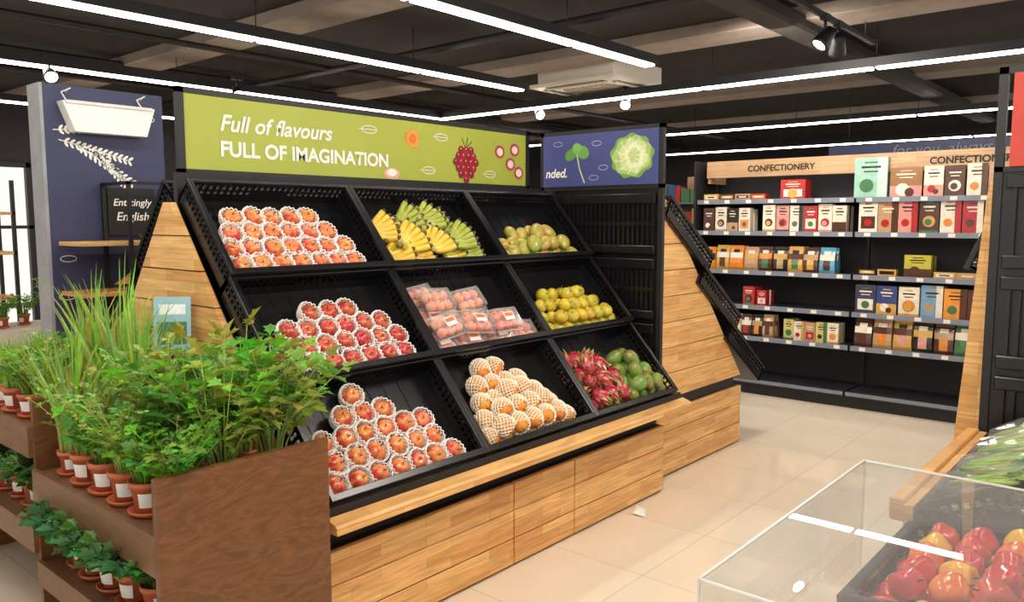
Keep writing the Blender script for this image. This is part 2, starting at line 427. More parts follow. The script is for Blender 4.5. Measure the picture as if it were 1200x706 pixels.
flat(B,disc(cx+.02,cy,.04,.045,30,.1,.1,5),'X',base,.006,S(190,212,140))
for k in range(11):
    a=k*.57; stroke(B,[(cx+.03*math.cos(a),cy+.03*math.sin(a)),(cx+.08*math.cos(a+.1),cy+.08*math.sin(a+.1)),(cx+.118*math.cos(a-.05),cy+.112*math.sin(a-.05))],.004,'X',base,.007,S(240,245,220))
cx,cy=.27,.2
flat(B,disc(cx-.045,cy,.05,.035,18,.5),'X',base,.002,S(95,150,70)); flat(B,disc(cx+.045,cy+.01,.05,.04,18,-.5),'X',base,.002,S(110,165,80)); flat(B,disc(cx,cy+.035,.035,.035,18),'X',base,.003,S(125,180,90))
stroke(B,[(cx,cy),(cx+.02,cy-.09),(cx+.06,cy-.18)],.009,'X',base,.002,S(190,215,160))
for px,py in((.42,.26),(.47,.11),(.12,.27),(.4,.05)):
    for s1 in(1,-1): stroke(B,[(px+.035*math.cos(t*math.pi/6),py+s1*.015*math.sin(t*math.pi/6)) for t in range(7)],.003,'X',base,.002,S(190,195,225))
B.obj('illustrations',[M_v],sb)
text('lettering','nded.',sb,'X',(4.1145,3.25,1.875),.17,M_white,shear=.2,align='LEFT',bold=.02)

# ---------------------------------------------------------------- end cap
ec=empty('end_cap_display')
B=MB()
for z0,z1 in((.015,.15),(.154,.287),(.291,.42)): B.box(4.16,5.33,2.42,2.445,z0,z1,ch=.003)
zs=[.5,.66,.82,.98,1.14,1.30,1.46,1.62,1.73]
def xr(z): return 5.33-(z-.5)*.90
for a,b_ in zip(zs[:-1],zs[1:]):
    b2=b_-.005; B.prism([(4.16,a),(xr(a),a),(xr(b2),b2),(4.16,b2)],'Y',2.42,2.445)
B.obj('side_boards',[M_woodX],ec)
B=MB()
for z0,z1 in((.015,.15),(.154,.287),(.291,.42)): B.box(5.33,5.345,2.42,3.3,z0,z1,ch=.003)
B.obj('front_boards',[M_woodY],ec)
B=MB(); B.box(4.16,5.33,2.445,3.3,0,.42); B.box(4.16,5.28,2.45,3.27,.42,.5); B.prism([(4.16,.5),(5.30,.5),(4.2,1.66),(4.16,1.66)],'Y',2.445,2.46); B.prism([(4.16,.5),(5.30,.5),(4.2,1.66),(4.16,1.66)],'Y',3.26,3.28)
B.obj('carcass',[M_dark],ec)
for (x,z) in((4.82,1.37),(5.26,.94),(5.68,.53)): crate((x,2.395,z),math.pi/2,math.radians(34),(1.06,1.40,1.1))

# ---------------------------------------------------------------- fruit meshes
def objcolor(name,c_side,c_top,c_str,rough=.3,scale=(9,9,2.0),lo=.35,hi=.75,axisz=.04,coat=.3,hue=.04):
    m,nt,b=newmat(name); L=nt.links.new
    tc=nt.nodes.new('ShaderNodeTexCoord'); sp=nt.nodes.new('ShaderNodeSeparateXYZ'); L(tc.outputs['Object'],sp.inputs[0])
    oi=nt.nodes.new('ShaderNodeObjectInfo')
    mp=nt.nodes.new('ShaderNodeMapping'); mp.inputs['Scale'].default_value=tuple(s*6 for s in scale); L(tc.outputs['Object'],mp.inputs['Vector'])
    cbb=nt.nodes.new('ShaderNodeCombineXYZ'); ml=nt.nodes.new('ShaderNodeMath'); ml.operation='MULTIPLY'; ml.inputs[1].default_value=37; L(oi.outputs['Random'],ml.inputs[0])
    L(ml.outputs[0],cbb.inputs[0]); L(ml.outputs[0],cbb.inputs[1]); L(cbb.outputs[0],mp.inputs['Location'])
    n=nt.nodes.new('ShaderNodeTexNoise'); n.inputs['Scale'].default_value=1; n.inputs['Detail'].default_value=4; L(mp.outputs[0],n.inputs['Vector'])
    r=nt.nodes.new('ShaderNodeValToRGB'); r.color_ramp.elements[0].color=c_side; r.color_ramp.elements[1].color=c_str
    r.color_ramp.elements[0].position=lo; r.color_ramp.elements[1].position=hi; L(n.outputs['Fac'],r.inputs['Fac'])
    mr=nt.nodes.new('ShaderNodeMapRange'); mr.inputs[1].default_value=axisz*.45; mr.inputs[2].default_value=axisz; L(sp.outputs['Z'],mr.inputs[0])
    mx=nt.nodes.new('ShaderNodeMix'); mx.data_type='RGBA'; L(mr.outputs[0],mx.inputs[0]); L(r.outputs[0],mx.inputs[6]); mx.inputs[7].default_value=c_top
    hs=nt.nodes.new('ShaderNodeHueSaturation'); L(mx.outputs[2],hs.inputs['Color'])
    h=nt.nodes.new('ShaderNodeMapRange'); h.inputs[3].default_value=.5-hue; h.inputs[4].default_value=.5+hue; L(oi.outputs['Random'],h.inputs[0]); L(h.outputs[0],hs.inputs['Hue'])
    L(hs.outputs[0],b.inputs['Base Color']); b.inputs['Roughness'].default_value=rough; b.inputs['Coat Weight'].default_value=coat
    return m
def fruit(name,rx,ry,rz,material,dimple=.25,n=20,m_=14,asym=0,stem=True,bend=0,lobes=0):
    B=MB(); prof=[]; vs=[];fs=[]
    for j in range(m_+1):
        t=math.pi*j/m_
        for i in range(n):
            a=2*math.pi*i/n; s=math.sin(t); k=1+asym*math.cos(t)
            lb=1+lobes*math.cos(4*a)*s
            x=rx*s*k*math.cos(a)*lb; y=ry*s*k*math.sin(a)*lb; z=rz*math.cos(t)
            rr=s
            if dimple: z-= (1 if math.cos(t)>0 else -.5)*dimple*rz*math.exp(-(rr/.35)**2)
            x+=bend*(z/rz)**2*rx
            vs.append((x,y,z))
    for j in range(m_):
        for i in range(n):
            k=(i+1)%n; fs.append((j*n+i,(j+1)*n+i,(j+1)*n+k,j*n+k))
    B.add(vs,fs,S(120,80,40),0,True)
    if stem: B.tube([(0,0,rz*(1-dimple)-.004),(.003,0,rz*(1-dimple)+.016)],.0022,6,S(80,55,30),1)
    return B.mesh(name,[material,M_v])
M_apple=objcolor('apple_skin',S(190,44,34),S(236,176,96),S(228,140,78),lo=.42,hi=.72,hue=.012,axisz=.046)
M_apple2=objcolor('apple_skin_dark',S(166,32,36),S(220,124,80),S(206,84,62),lo=.45,hi=.76,hue=.012,axisz=.048)
M_orange=objcolor('citrus_skin',S(214,176,44),S(160,165,55),S(190,178,56),rough=.4,hue=.015,scale=(4,4,4),coat=.1)
M_mango=objcolor('mango_skin',S(146,160,66),S(196,140,66),S(206,160,76),rough=.35,scale=(3,3,3),axisz=.08,hue=.02)
M_mangog=objcolor('green_mango_skin',S(112,144,58),S(150,100,64),S(160,110,72),rough=.35,scale=(3,3,3),lo=.5,hi=.85,axisz=.08,hue=.02)
M_pear=objcolor('pear_skin',S(236,176,80),S(232,140,44),S(225,160,70),rough=.45,scale=(4,4,4),hue=.01)
M_peach=objcolor('apricot_skin',S(222,116,86),S(235,160,120),S(238,170,132),rough=.6,scale=(4,4,4),coat=0,hue=.02)
APP=fruit('apple',.0405,.0405,.037,M_apple); APP2=fruit('apple_dark',.0405,.0405,.037,M_apple2)
ORA=fruit('citrus',.040,.040,.037,M_orange,dimple=.08)
MAN=fruit('mango',.042,.036,.058,M_mango,dimple=0,asym=.12,bend=.15)
MANG=fruit('green_mango',.045,.04,.058,M_mangog,dimple=0,asym=.12,bend=.15)
PEA=fruit('pear',.042,.042,.05,M_pear,dimple=.12,asym=-.12)
APR=fruit('apricot',.028,.028,.026,M_peach,dimple=.15,n=14,m_=10)
def net(name,rad,zlo,zhi,rows,n,material,th=.0045,flare=0.006,elong=1):
    vs=[];fs=[]
    for j in range(rows+1):
        t=j/rows; z=zlo+(zhi-zlo)*t
        q=z/(rad*elong); r=math.sqrt(max(0.02,1-min(.98,q*q)))*rad+ .003+(flare*max(0,t-.6)/.4)
        off=.5*(j%2)
        for i in range(n):
            a=2*math.pi*(i+off)/n; vs.append((r*math.cos(a),r*math.sin(a),z))
    for j in range(rows-1):
        for i in range(n):
            k=(i+1)%n
            if j%2==0: fs.append((j*n+i,(j+1)*n+i,(j+2)*n+i,(j+1)*n+(i-1)%n))
            else: fs.append((j*n+i,(j+1)*n+k,(j+2)*n+i,(j+1)*n+i))
    me=bpy.data.meshes.new(name+'_src'); me.from_pydata(vs,[],fs); me.update()
    o=bpy.data.objects.new('tmp',me); COL.objects.link(o)
    w=o.modifiers.new('w','WIREFRAME'); w.thickness=th*1.6; w.use_replace=True; w.use_even_offset=False; w.use_boundary=True
    bpy.context.view_layer.update()
    ev=o.evaluated_get(bpy.context.evaluated_depsgraph_get()); out=bpy.data.meshes.new_from_object(ev)
    bpy.data.objects.remove(o); out.name=name; out.materials.clear(); out.materials.append(material)
    for p_ in out.polygons: p_.material_index=0
    return out
NET=net('foam_cup',.044,-.036,.024,7,16,M_foam,flare=.010)
NETP=net('foam_sleeve',.046,-.05,.036,9,13,M_foamc,th=.0045,elong=1.25,flare=.0)

def group(name,ci,ri):
    return empty(name,(X0[ci],ROWS[ri][0],ROWS[ri][1]),(TH,0,0))
def hexpack(par,rows,sp,mk,x_c,y0=.062,zb=-.118,skew=0,dy=.87):
    for j,nn in enumerate(rows):
        for i in range(nn):
            x=x_c+skew*j+(i-(nn-1)/2)*sp+U(-.005,.005); y=y0+j*sp*dy+U(-.004,.004)
            mk(par,x,y,zb)
def mk_apple(A,face=.25):
    def f(par,x,y,zb):
        rot=(U(-.35,.3)-face,U(-.3,.3),U(0,6.28))
        link('apple',A,par,(x,y,zb+.047),rot,U(.95,1.04)); link('foam_net',NET,par,(x,y,zb+.045),(U(-.15,.15),U(-.15,.15),U(0,6)))
    return f
g1=group('apples_in_foam_nets',0,0); hexpack(g1,[7,7,6,5],.094,mk_apple(APP),.38,y0=.075,skew=-.012,dy=.9)
g1=group('apples_in_foam_nets',0,1); hexpack(g1,[7,7,6,3],.094,mk_apple(APP2),.41,y0=.07,skew=.0,dy=.88)
g1=group('apples_in_foam_nets',0,2); hexpack(g1,[7,6,6,3,1],.1,mk_apple(APP),.385,skew=-.012,dy=.86)
def mk(A,zr,tilt=1.5,nm='fruit',sc=1):
    def f(par,x,y,zb): link(nm,A,par,(x,y,zb+zr),(U(-.4,.4)+tilt,U(-.5,.5),U(0,6.28)),sc*U(.94,1.04))
    return f
g1=group('mangoes',2,0); hexpack(g1,[8,7,4],.088,mk(MAN,.04,1.4,'mango'),.39,y0=.07,dy=.85); hexpack(g1,[4,2],.09,mk(MAN,.04,1.4,'mango'),.46,y0=.1,zb=-.06)
g1=group('citrus_fruits',2,1); hexpack(g1,[8,8,7,5],.084,mk(ORA,.04,-.3,'citrus'),.40,y0=.06,dy=.87); hexpack(g1,[6,4,2],.084,mk(ORA,.04,-.3,'citrus'),.40,y0=.09,zb=-.06)
def mk_pear(par,x,y,zb):
    r=(1.2+U(-.3,.3),U(-.3,.3),U(-.7,.9)); link('pear',PEA,par,(x,y,zb+.048),r); link('foam_sleeve',NETP,par,(x,y,zb+.048),r)
g1=group('pears_in_foam_nets',1,2); hexpack(g1,[7,6,5,4,2],.093,mk_pear,.38,y0=.065,dy=.9,skew=-.012); hexpack(g1,[5,4,2],.095,mk_pear,.36,y0=.08,zb=-.06)
B=MB()
vs=[];fs=[];n=18;m_=12
for j in range(m_+1):
    t=math.pi*j/m_
    for i in range(n):
        a=2*math.pi*i/n; vs.append((.04*math.sin(t)*math.cos(a),.04*math.sin(t)*math.sin(a),.052*math.cos(t)))
for j in range(m_):
    for i in range(n): k=(i+1)%n; fs.append((j*n+i,(j+1)*n+i,(j+1)*n+k,j*n+k))
B.add(vs,fs,S(184,40,74),0,True)
random.seed(5)
for j in range(6):
    t=.35+j*.45; nn=6
    for i in range(nn):
        a=2*math.pi*(i+.5*(j%2))/nn
        def P(tt,aa,k): return Vector((.04*math.sin(tt)*math.cos(aa)*k,.04*math.sin(tt)*math.sin(aa)*k,.052*math.cos(tt)*k))
        b0=P(t+.28,a-.35,1);b1=P(t+.28,a+.35,1);m0=P(t,a-.22,1.12);m1=P(t,a+.22,1.12);tp=P(max(.05,t-.35),a,1.5)
        B.add([b0,b1,m1,m0,tp],[(0,1,2,3),(3,2,4)],[S(200,64,84),S(150,165,80)],0,False)
DRG=B.mesh('dragon_fruit',[M_vg])
def mk_d(par,x,y,zb): link('dragon_fruit',DRG,par,(x,y,zb+.045),(U(1,2),U(-.6,.6),U(0,6.28)),U(.95,1.1))
g1=group('dragon_fruits',2,2); hexpack(g1,[4,4,4,3],.1,mk_d,.22,y0=.07,skew=-.012,dy=.9); hexpack(g1,[3,3,2],.1,mk_d,.22,y0=.09,zb=-.06,dy=.9)
g1=group('green_mangoes',2,2); hexpack(g1,[4,4,3,2],.092,mk(MANG,.045,1.2,'green_mango'),.60,y0=.065,skew=-.01); hexpack(g1,[3,2,1],.092,mk(MANG,.045,1.2,'green_mango'),.58,y0=.09,zb=-.055)
def banana_bunch(name,c1,c2,nb=6):
    B=MB()
    for k in range(nb):
        az=(k-(nb-1)/2)*.24; pts=[];rad=[];N=11; cols=[]
        for i in range(N+1):
            t=i/N; th=-.25+t*1.35; Rr=.115
            x=Rr*math.sin(th)*1.05+.03; z=Rr*(1-math.cos(th))
            pts.append(Vector((x*math.cos(az),x*math.sin(az)+.006*(k-(nb-1)/2),.02+z+abs(az)*-.01)))
            r=.0175*min(1,(.28+2.6*t))*min(1,(1-t)*5+.32)
            rad.append(r)
            cols.append(c2 if (t<.16 or t>.9) else c1)
        cols[-1]=S(60,45,30); cols[-2]=S(60,45,30)
        B.tube(pts,rad,7,cols)
    B.tube([(.0,0,.02),(-.03,0,.03)],[.016,.011],8,S(110,100,50))
    return B.mesh(name,[M_vg])
BY=banana_bunch('yellow_bananas',S(232,192,60),S(180,160,56)); BG=banana_bunch('green_bananas',S(160,170,56),S(110,135,48)); BGY=banana_bunch('turning_bananas',S(208,190,62),S(140,150,52))
g1=group('banana_bunches',1,0)
for x,y,z,A,rz in((.08,.11,-.11,BY,.15),(.22,.10,-.11,BY,-.1),(.12,.2,-.10,BY,.3),(.30,.19,-.10,BY,.1),(.06,.27,-.11,BY,-.2),(.16,.14,-.065,BY,.3),(.34,.12,-.07,BY,.4),
    (.44,.11,-.11,BGY,.3),(.56,.11,-.11,BG,.1),(.48,.2,-.1,BG,.3),(.50,.15,-.06,BG,-.1),(.34,.30,-.11,BG,.1),(.46,.3,-.11,BG,-.1),(.38,.3,-.07,BG,.2),(.26,.3,-.10,BG,.3)):
    link('bunch',A,g1,(x,y,z),(U(-.2,.2),U(-.2,.2),rz+U(-.15,.15)),1.0)
B=MB()
def shell(B,w,d,h):
    for z0,z1,k0,k1 in((0,h*.5,.86,1),(h*.5,h,1,.88)):
        a=[(-w/2*k0,-d/2*k0,z0),(w/2*k0,-d/2*k0,z0),(w/2*k0,d/2*k0,z0),(-w/2*k0,d/2*k0,z0)]; b_=[(-w/2*k1,-d/2*k1,z1),(w/2*k1,-d/2*k1,z1),(w/2*k1,d/2*k1,z1),(-w/2*k1,d/2*k1,z1)]
        B.add(a+b_,[(0,1,5,4),(1,2,6,5),(2,3,7,6),(3,0,4,7)])
    k=.88; B.add([(-w/2*k,-d/2*k,h),(w/2*k,-d/2*k,h),(w/2*k,d/2*k,h),(-w/2*k,d/2*k,h)],[(0,1,2,3)])
    B.box(-w/2-.006,w/2+.006,-d/2-.006,-d/2,h*.5-.002,h*.5+.002); B.box(-w/2-.006,w/2+.006,d/2,d/2+.006,h*.5-.002,h*.5+.002)
shell(B,.18,.12,.07); SH=B.mesh('clamshell',[clear('clamshell_plastic',.16,1.5,.08)])
B=MB(); B.box(-.035,.035,-.02,.025,.0715,.0722,S(240,235,230)); B.box(-.03,.03,.0,.02,.0722,.0726,S(220,110,60)); LB=B.mesh('label',[M_v])
g1=group('apricot_clamshell_packs',1,1)
for x,y,z,rz in((.12,.08,-.12,.1),(.32,.075,-.12,-.05),(.52,.08,-.12,.05),(.70,.08,-.12,-.1),(.15,.215,-.12,-.1),(.36,.215,-.12,.1),(.14,.13,-.045,.15),(.34,.13,-.045,-.1),(.54,.12,-.045,0),(.15,.35,-.12,.15),(.16,.27,-.04,0),(.37,.26,-.045,0.1)):
    e=empty('pack',(x,y,z),(U(-.05,.05),U(-.05,.05),rz),g1)
    link('shell',SH,e)
    for i in range(3):
        for j in range(2): link('apricot',APR,e,((i-1)*.054,(j-.5)*.052,.033),(U(-1,1),U(-1,1),U(0,6)))
    if R()<.5: link('label',LB,e)

# ---------------------------------------------------------------- confectionery shelving
cs=empty('confectionery_shelving')
FX=6.98
B=MB()
B.box(7.40,7.46,.70,3.66,0,2.16)
for y in(.70,2.18,3.63): B.box(7.36,7.40,y,y+.03,0,2.1)
B.box(6.95,7.40,.70,3.66,0,.10)
for y in(3.66,): B.box(6.95,7.46,y,y+.02,0,2.16)
B.obj('carcass',[M_dark],cs)
M_shelf=mat('shelf_metal',S(40,40,44),rough=.4); M_rail=mat('price_rail',S(122,128,140),rough=.35,var=.08)
B=MB(); SZ=[1.79,1.50,1.14,.82,.53]
for z in SZ:
    for a,b_ in((.72,2.185),(2.205,3.65)):
        B.box(FX,7.40,a,b_,z-.03,z,mi=0); B.box(FX-.012,FX,a,b_,z-.038,z+.004,mi=1)
for a,b_ in((.72,2.185),(2.205,3.65)): B.box(6.90,7.40,a,b_,.10,.14,mi=0); B.box(6.888,6.90,a,b_,.115,.145,mi=1)
B.obj('shelves',[M_shelf,M_rail],cs)
B=MB()
for z in SZ:
    y=.8
    while y<3.6: B.box(FX-.0135,FX-.012,y,y+.05,z-.032,z-.002,S(225,222,214)); y+=.21
B.obj('price_tags',[M_v],cs)
B=MB(); B.box(7.05,7.08,.70,3.60,2.0,2.155,ch=.002); B.box(7.08,7.4,3.57,3.60,1.95,2.155); B.obj('header_board',[wood('header_wood','Y',S(196,160,120),S(180,144,106),HOND)],cs)
text('header_lettering','CONFECTIONERY',cs,'X',(7.047,2.88,2.05),.62,M_black_t,bold=.03)
text('header_lettering','CONFECTIONERY',cs,'X',(7.047,1.35,2.05),.62,M_black_t,bold=.03)
BRN=S(84,50,36);CRM=S(232,222,204);RED=S(178,40,42);ORG=S(222,134,50);BLU=S(56,84,140);LBL=S(90,160,190);GLD=S(206,160,78);BLK=S(42,34,34);GRN=S(70,116,76);PNK=S(214,150,140);TAN=S(186,150,112)
def pack(B,y,w,h,z,col,lab,kind='box',x=None,d=.07):
    x=(x or FX+.03)+U(-.012,.012)
    dark=sum(col[:3])<1.0
    alt=random.choice([BRN,GLD,ORG,RED,TAN,GRN,PNK])
    txt=CRM if dark else BLK
    def q(y0,y1,z0,z1,c,o):
        B.add([(x-o,y-w/2+w*y0,z+h*z0),(x-o,y-w/2+w*y1,z+h*z0),(x-o,y-w/2+w*y1,z+h*z1),(x-o,y-w/2+w*y0,z+h*z1)],[(0,1,2,3)],c)
    def dsc(cy,cz,r,c,o):
        B.add([(x-o,y+cy*w+r*math.cos(a*math.pi/6),z+cz*h+r*math.sin(a*math.pi/6)) for a in range(12)],[tuple(range(12))],c)
    if kind=='box':
        B.box(x,x+d,y-w/2,y+w/2,z,z+h,col)
        sty=random.randrange(4)
        if h>w*.7:
            if sty==0: q(.0,1,.0,.38,alt,.0008); dsc(.1,.25,w*.22,lab,.0014); dsc(-.12,.16,w*.15,BRN,.002)
            elif sty==1: q(.12,.88,.12,.5,lab,.0008); dsc(0,.3,w*.2,alt,.0014)
            elif sty==2: q(.0,.3,.0,1,lab,.0008); dsc(.12,.3,w*.22,alt,.0014)
            else: dsc(0,.34,w*.32,lab,.0008); dsc(.04,.32,w*.19,alt,.0014); q(0,1,0,.08,alt,.001)
            q(.2,.8,.74,.79,txt,.0016); q(.28,.72,.64,.67,txt,.0016); q(.3,.7,.86,.9,alt,.0016)
        else: q(.1,.9,.25,.75,lab,.0008); q(.25,.75,.4,.6,txt,.0014)
    else:
        xs=x+.03
        rows=[(0,.02,1),(.12,.03,1),(.3,.034,.97),(.5,.028,.96),(.72,.02,.95),(.85,.01,.94),(.9,.003,.96),(1,.003,.96)]
        vs=[]
        for t,dd,ww in rows: vs+=[(xs-dd,y+w/2*ww,z+h*t),(xs-dd*1.25,y+w*.22,z+h*t),(xs-dd*1.25,y-w*.22,z+h*t),(xs-dd,y-w/2*ww,z+h*t),(xs+dd,y-w/2*ww,z+h*t),(xs+dd,y+w/2*ww,z+h*t)]
        fs=[];c=[]
        for j in range(7):
            for k in range(6):
                k2=(k+1)%6; fs.append((j*6+k,j*6+k2,(j+1)*6+k2,(j+1)*6+k))
                c.append(lab if (j==3 and k<3) else (alt if (j in(1,2) and k==1) else (txt if j==4 and k==1 else col)))
        B.add(vs,fs,c)
def rowp(name,z,items):
    B=MB()
    for it in items:
        pack(B,it[0],it[1],it[2],z,it[3],it[4],*it[5:])
        if it[2]>.1: pack(B,it[0]+U(-.004,.004),it[1],it[2]*U(.94,1),z,it[3],it[4],it[5] if len(it)>5 else 'box',FX+.12); 
    B.obj(name,[M_vg],cs)
random.seed(11)
def fill(y0,y1,w,h,pal,kind='box',gap=.004,run=1):
    out=[];y=y0;i=0
    while y-w>y1:
        c,l=pal[(i//run)%len(pal)]; out.append((y-w/2+U(-.002,.002),w*U(.94,1),h*U(.94,1.04),c,l,kind)); y-=w+gap; i+=1
    return out
rowp('flat_chocolate_boxes',1.79,fill(3.6,2.85,.15,.055,[(GLD,CRM),(BRN,GLD),(TAN,BRN),(RED,GLD)])+[(2.74,.22,.17,RED,CRM)])
rowp('gift_boxes',1.79,[(2.09,.26,.33,S(150,195,175),S(190,220,205)),(1.82,.24,.24,S(150,108,70),CRM),(1.61,.14,.24,CRM,RED),(1.46,.14,.24,BRN,CRM),(1.31,.14,.25,CRM,BRN),(1.16,.14,.24,TAN,GLD),(1.01,.14,.24,RED,CRM),(.86,.14,.24,CRM,RED)])
rowp('chocolate_packets',1.5,fill(3.60,3.02,.115,.22,[(BRN,CRM),(CRM,BRN),(BLK,TAN),(CRM,GLD)])+fill(3.01,2.22,.12,.24,[(CRM,BRN),(PNK,RED),(CRM,BLK),(RED,CRM),(CRM,RED)]))
rowp('chocolate_packets',1.5,fill(2.17,.75,.15,.27,[(CRM,BRN),(TAN,BRN),(PNK,RED),(BRN,GLD),(CRM,RED),(RED,CRM),(TAN,BLU)]))
rowp('candy_pouches',1.14,fill(3.60,2.22,.135,.22,[(ORG,BRN),(GLD,CRM),(ORG,CRM),(TAN,GLD),(BRN,ORG),(BLK,GLD),(GLD,BRN),(BRN,TAN),(LBL,CRM),(BRN,CRM)],'pouch'))
rowp('candy_bars',1.14,fill(2.16,1.82,.15,.055,[(BLK,GLD),(GLD,BLK)])+[(1.70,.2,.18,S(190,180,70),BRN)]+fill(1.58,.8,.16,.05,[(GLD,CRM),(TAN,GLD)]))
rowp('candy_boxes',.82,[(3.12,.11,.17,RED,BLK),(3.0,.09,.14,RED,CRM)])
rowp('candy_boxes',.82,fill(2.17,.75,.165,.25,[(S(70,70,90),CRM),(S(60,75,130),CRM),(CRM,ORG),(S(120,160,190),CRM),(S(236,150,60),BRN),(BRN,CRM),(ORG,BLU),(CRM,BRN)]))
rowp('snack_packets',.53,fill(3.5,2.8,.10,.2,[(TAN,BRN),(RED,CRM),(CRM,GLD),(BRN,CRM),(BLK,TAN)],'pouch')+fill(2.79,2.22,.095,.18,[(S(205,190,120),GRN),(CRM,GLD),(TAN,RED)]))
rowp('snack_packets',.53,fill(2.17,.8,.15,.25,[(BRN,CRM),(TAN,BRN),(GLD,BRN),(BLK,GLD),(BRN,TAN),(GRN,CRM),(BRN,GLD)],'pouch'))

fs_=empty('far_shelving')
B=MB(); B.box(10.4,10.9,-1,3.0,0,2.05); B.obj('unit',[M_dark],fs_)
B=MB(); B.box(10.38,10.4,-1,5.6,2.05,2.22); B.obj('header',[wood('far_header','Y',S(170,130,95),S(150,112,80),HOND)],fs_)
B=MB(); B.box(10.4,10.9,3.0,7.0,0,2.05,S(30,28,30))
random.seed(4)
for z in(.3,.7,1.1,1.5,1.85):
    B.box(10.1,10.4,3.1,7,z-.02,z,S(120,120,125)); y=3.15
    while y<6.9:
        w=U(.08,.16); B.box(10.15,10.3,y,y+w*.9,z,z+U(.14,.28),random.choice([CRM,BRN,RED,GLD,BLU,GRN])); y+=w
B.obj('stocked_bays',[M_v],fs_)
nb=empty('hanging_navy_banner'); B=MB(); B.box(8.9,8.94,-.6,3.1,2.17,2.40,S(58,68,112))
for y in(-.4,1.2,2.9): B.tube([(8.92,y,2.4),(8.92,y,3.1)],.004,5,S(40,40,40))
B.obj('board',[M_v],nb)
text('lettering','for you, always',nb,'X',(8.89,2.0,2.27),.9,mat('banner_print',S(150,156,176),rough=.6),shear=.2)

# ---------------------------------------------------------------- pillar display (left)
pl=empty('navy_pillar_display')
M_pil=mat('pillar_navy',S(58,64,98),rough=.6,var=.06,scale=3); M_pil2=mat('pillar_side',S(158,160,166),rough=.6)
B=MB(); B.box(1.95,2.72,5.6,5.80,0,2.47,mi=0); B.box(1.93,1.95,5.6,5.80,0,2.47,mi=1); B.obj('column_wrap',[M_pil,M_pil2],pl)
base=(1.95,5.6,0)
B=MB(); random.seed(9)
def branch(x,y,ang,l,n):
    ex,ey=x+l*math.cos(ang),y+l*math.sin(ang); stroke(B,[(x,y),(ex,ey)],.006,'Y',base,.002,WH)
    for k in range(n):
        t=(k+1)/n; px,py=x+(ex-x)*t,y+(ey-y)*t
        for s1 in(1,-1):
            a=ang+s1*.8; flat(B,disc(px+.022*math.cos(a),py+.022*math.sin(a),.02,.009,8,a),'Y',base,.003,WH)
branch(.08,2.12,-.25,.45,13); branch(.18,2.1,-.6,.42,12); branch(.3,2.08,-.9,.3,9); branch(.05,2.18,.1,.3,9)
for px,py in((.1,1.35),(.62,1.5),(.66,2.3),(.08,1.1)): stroke(B,[(px+.05*math.cos(t*math.pi/8),py+.02*math.sin(t*math.pi/8)) for t in range(17)],.005,'Y',base,.002,WH)
B.obj('drawings',[M_v],pl)
B=MB(); B.prism([(2.03,2.36),(2.62,2.36),(2.56,2.17),(2.10,2.17)],'Y',5.5,5.6,S(240,240,238)); B.box(2.05,2.60,5.49,5.5,2.345,2.365,S(215,215,215)); B.obj('wifi_router_body',[M_v],pl)
B=MB(); 
for x in(2.08,2.56): B.tube([(x,5.56,2.36),(x-.03,5.57,2.42),(x+.03,5.58,2.45),(x,5.59,2.42)],.006,6,S(230,230,230))
B.obj('wifi_router_cables',[M_v],pl)
sh=empty('wall_shelf_unit')
B=MB()
for x in(2.28,2.72): B.box(x-.012,x+.012,5.18,5.2,.0,1.85); B.box(x-.012,x+.012,5.56,5.585,0,1.85); B.box(x-.012,x+.012,5.18,5.585,1.83,1.85)
B.box(2.28,2.72,5.18,5.2,1.83,1.85); B.box(2.3,2.62,5.56,5.58,1.5,1.82); B.obj('metal_frame',[M_blackm],sh)
B=MB(); B.box(1.98,2.7,5.2,5.55,1.44,1.465); B.box(1.98,2.7,5.2,5.55,1.12,1.145); B.prism([(2.3,1.17),(2.68,1.17),(2.68,1.42)],'Y',5.5,5.53); B.obj('wood_shelves',[M_woodX],sh)
text('chalk_lettering','Enticingly',sh,'Y',(2.46,5.555,1.7),.26,M_white,shear=.2,bold=.01); text('chalk_lettering2','English',sh,'Y',(2.46,5.555,1.6),.22,M_white,shear=.2,bold=.01)
B=MB(); 
for x in(1.2,2.45):
    for y in(7.9,8.3): B.box(x,x+.03,y,y+.03,0,1.95)
for z in(.5,.9,1.3,1.65): B.box(1.2,2.48,7.9,8.33,z,z+.025,mi=1)
B.obj('plant_rack',[M_blackm,M_woodX])
B=MB()
random.seed(31)
for z in(1.325,1.675,.925):
    x=1.3
    while x<2.4:
        r=U(.05,.075); c=random.choice([S(40,40,42),S(60,56,54),S(200,190,175)]); B.lathe([(0,0),(r*.75,0),(r,.12),(r*1.05,.14),(r*.9,.14),(r*.85,.1),(0,.1)],14,c,0,True,Matrix.Translation((x,8.02,z))); x+=.19
B.obj('rack_planter_pots',[M_v])

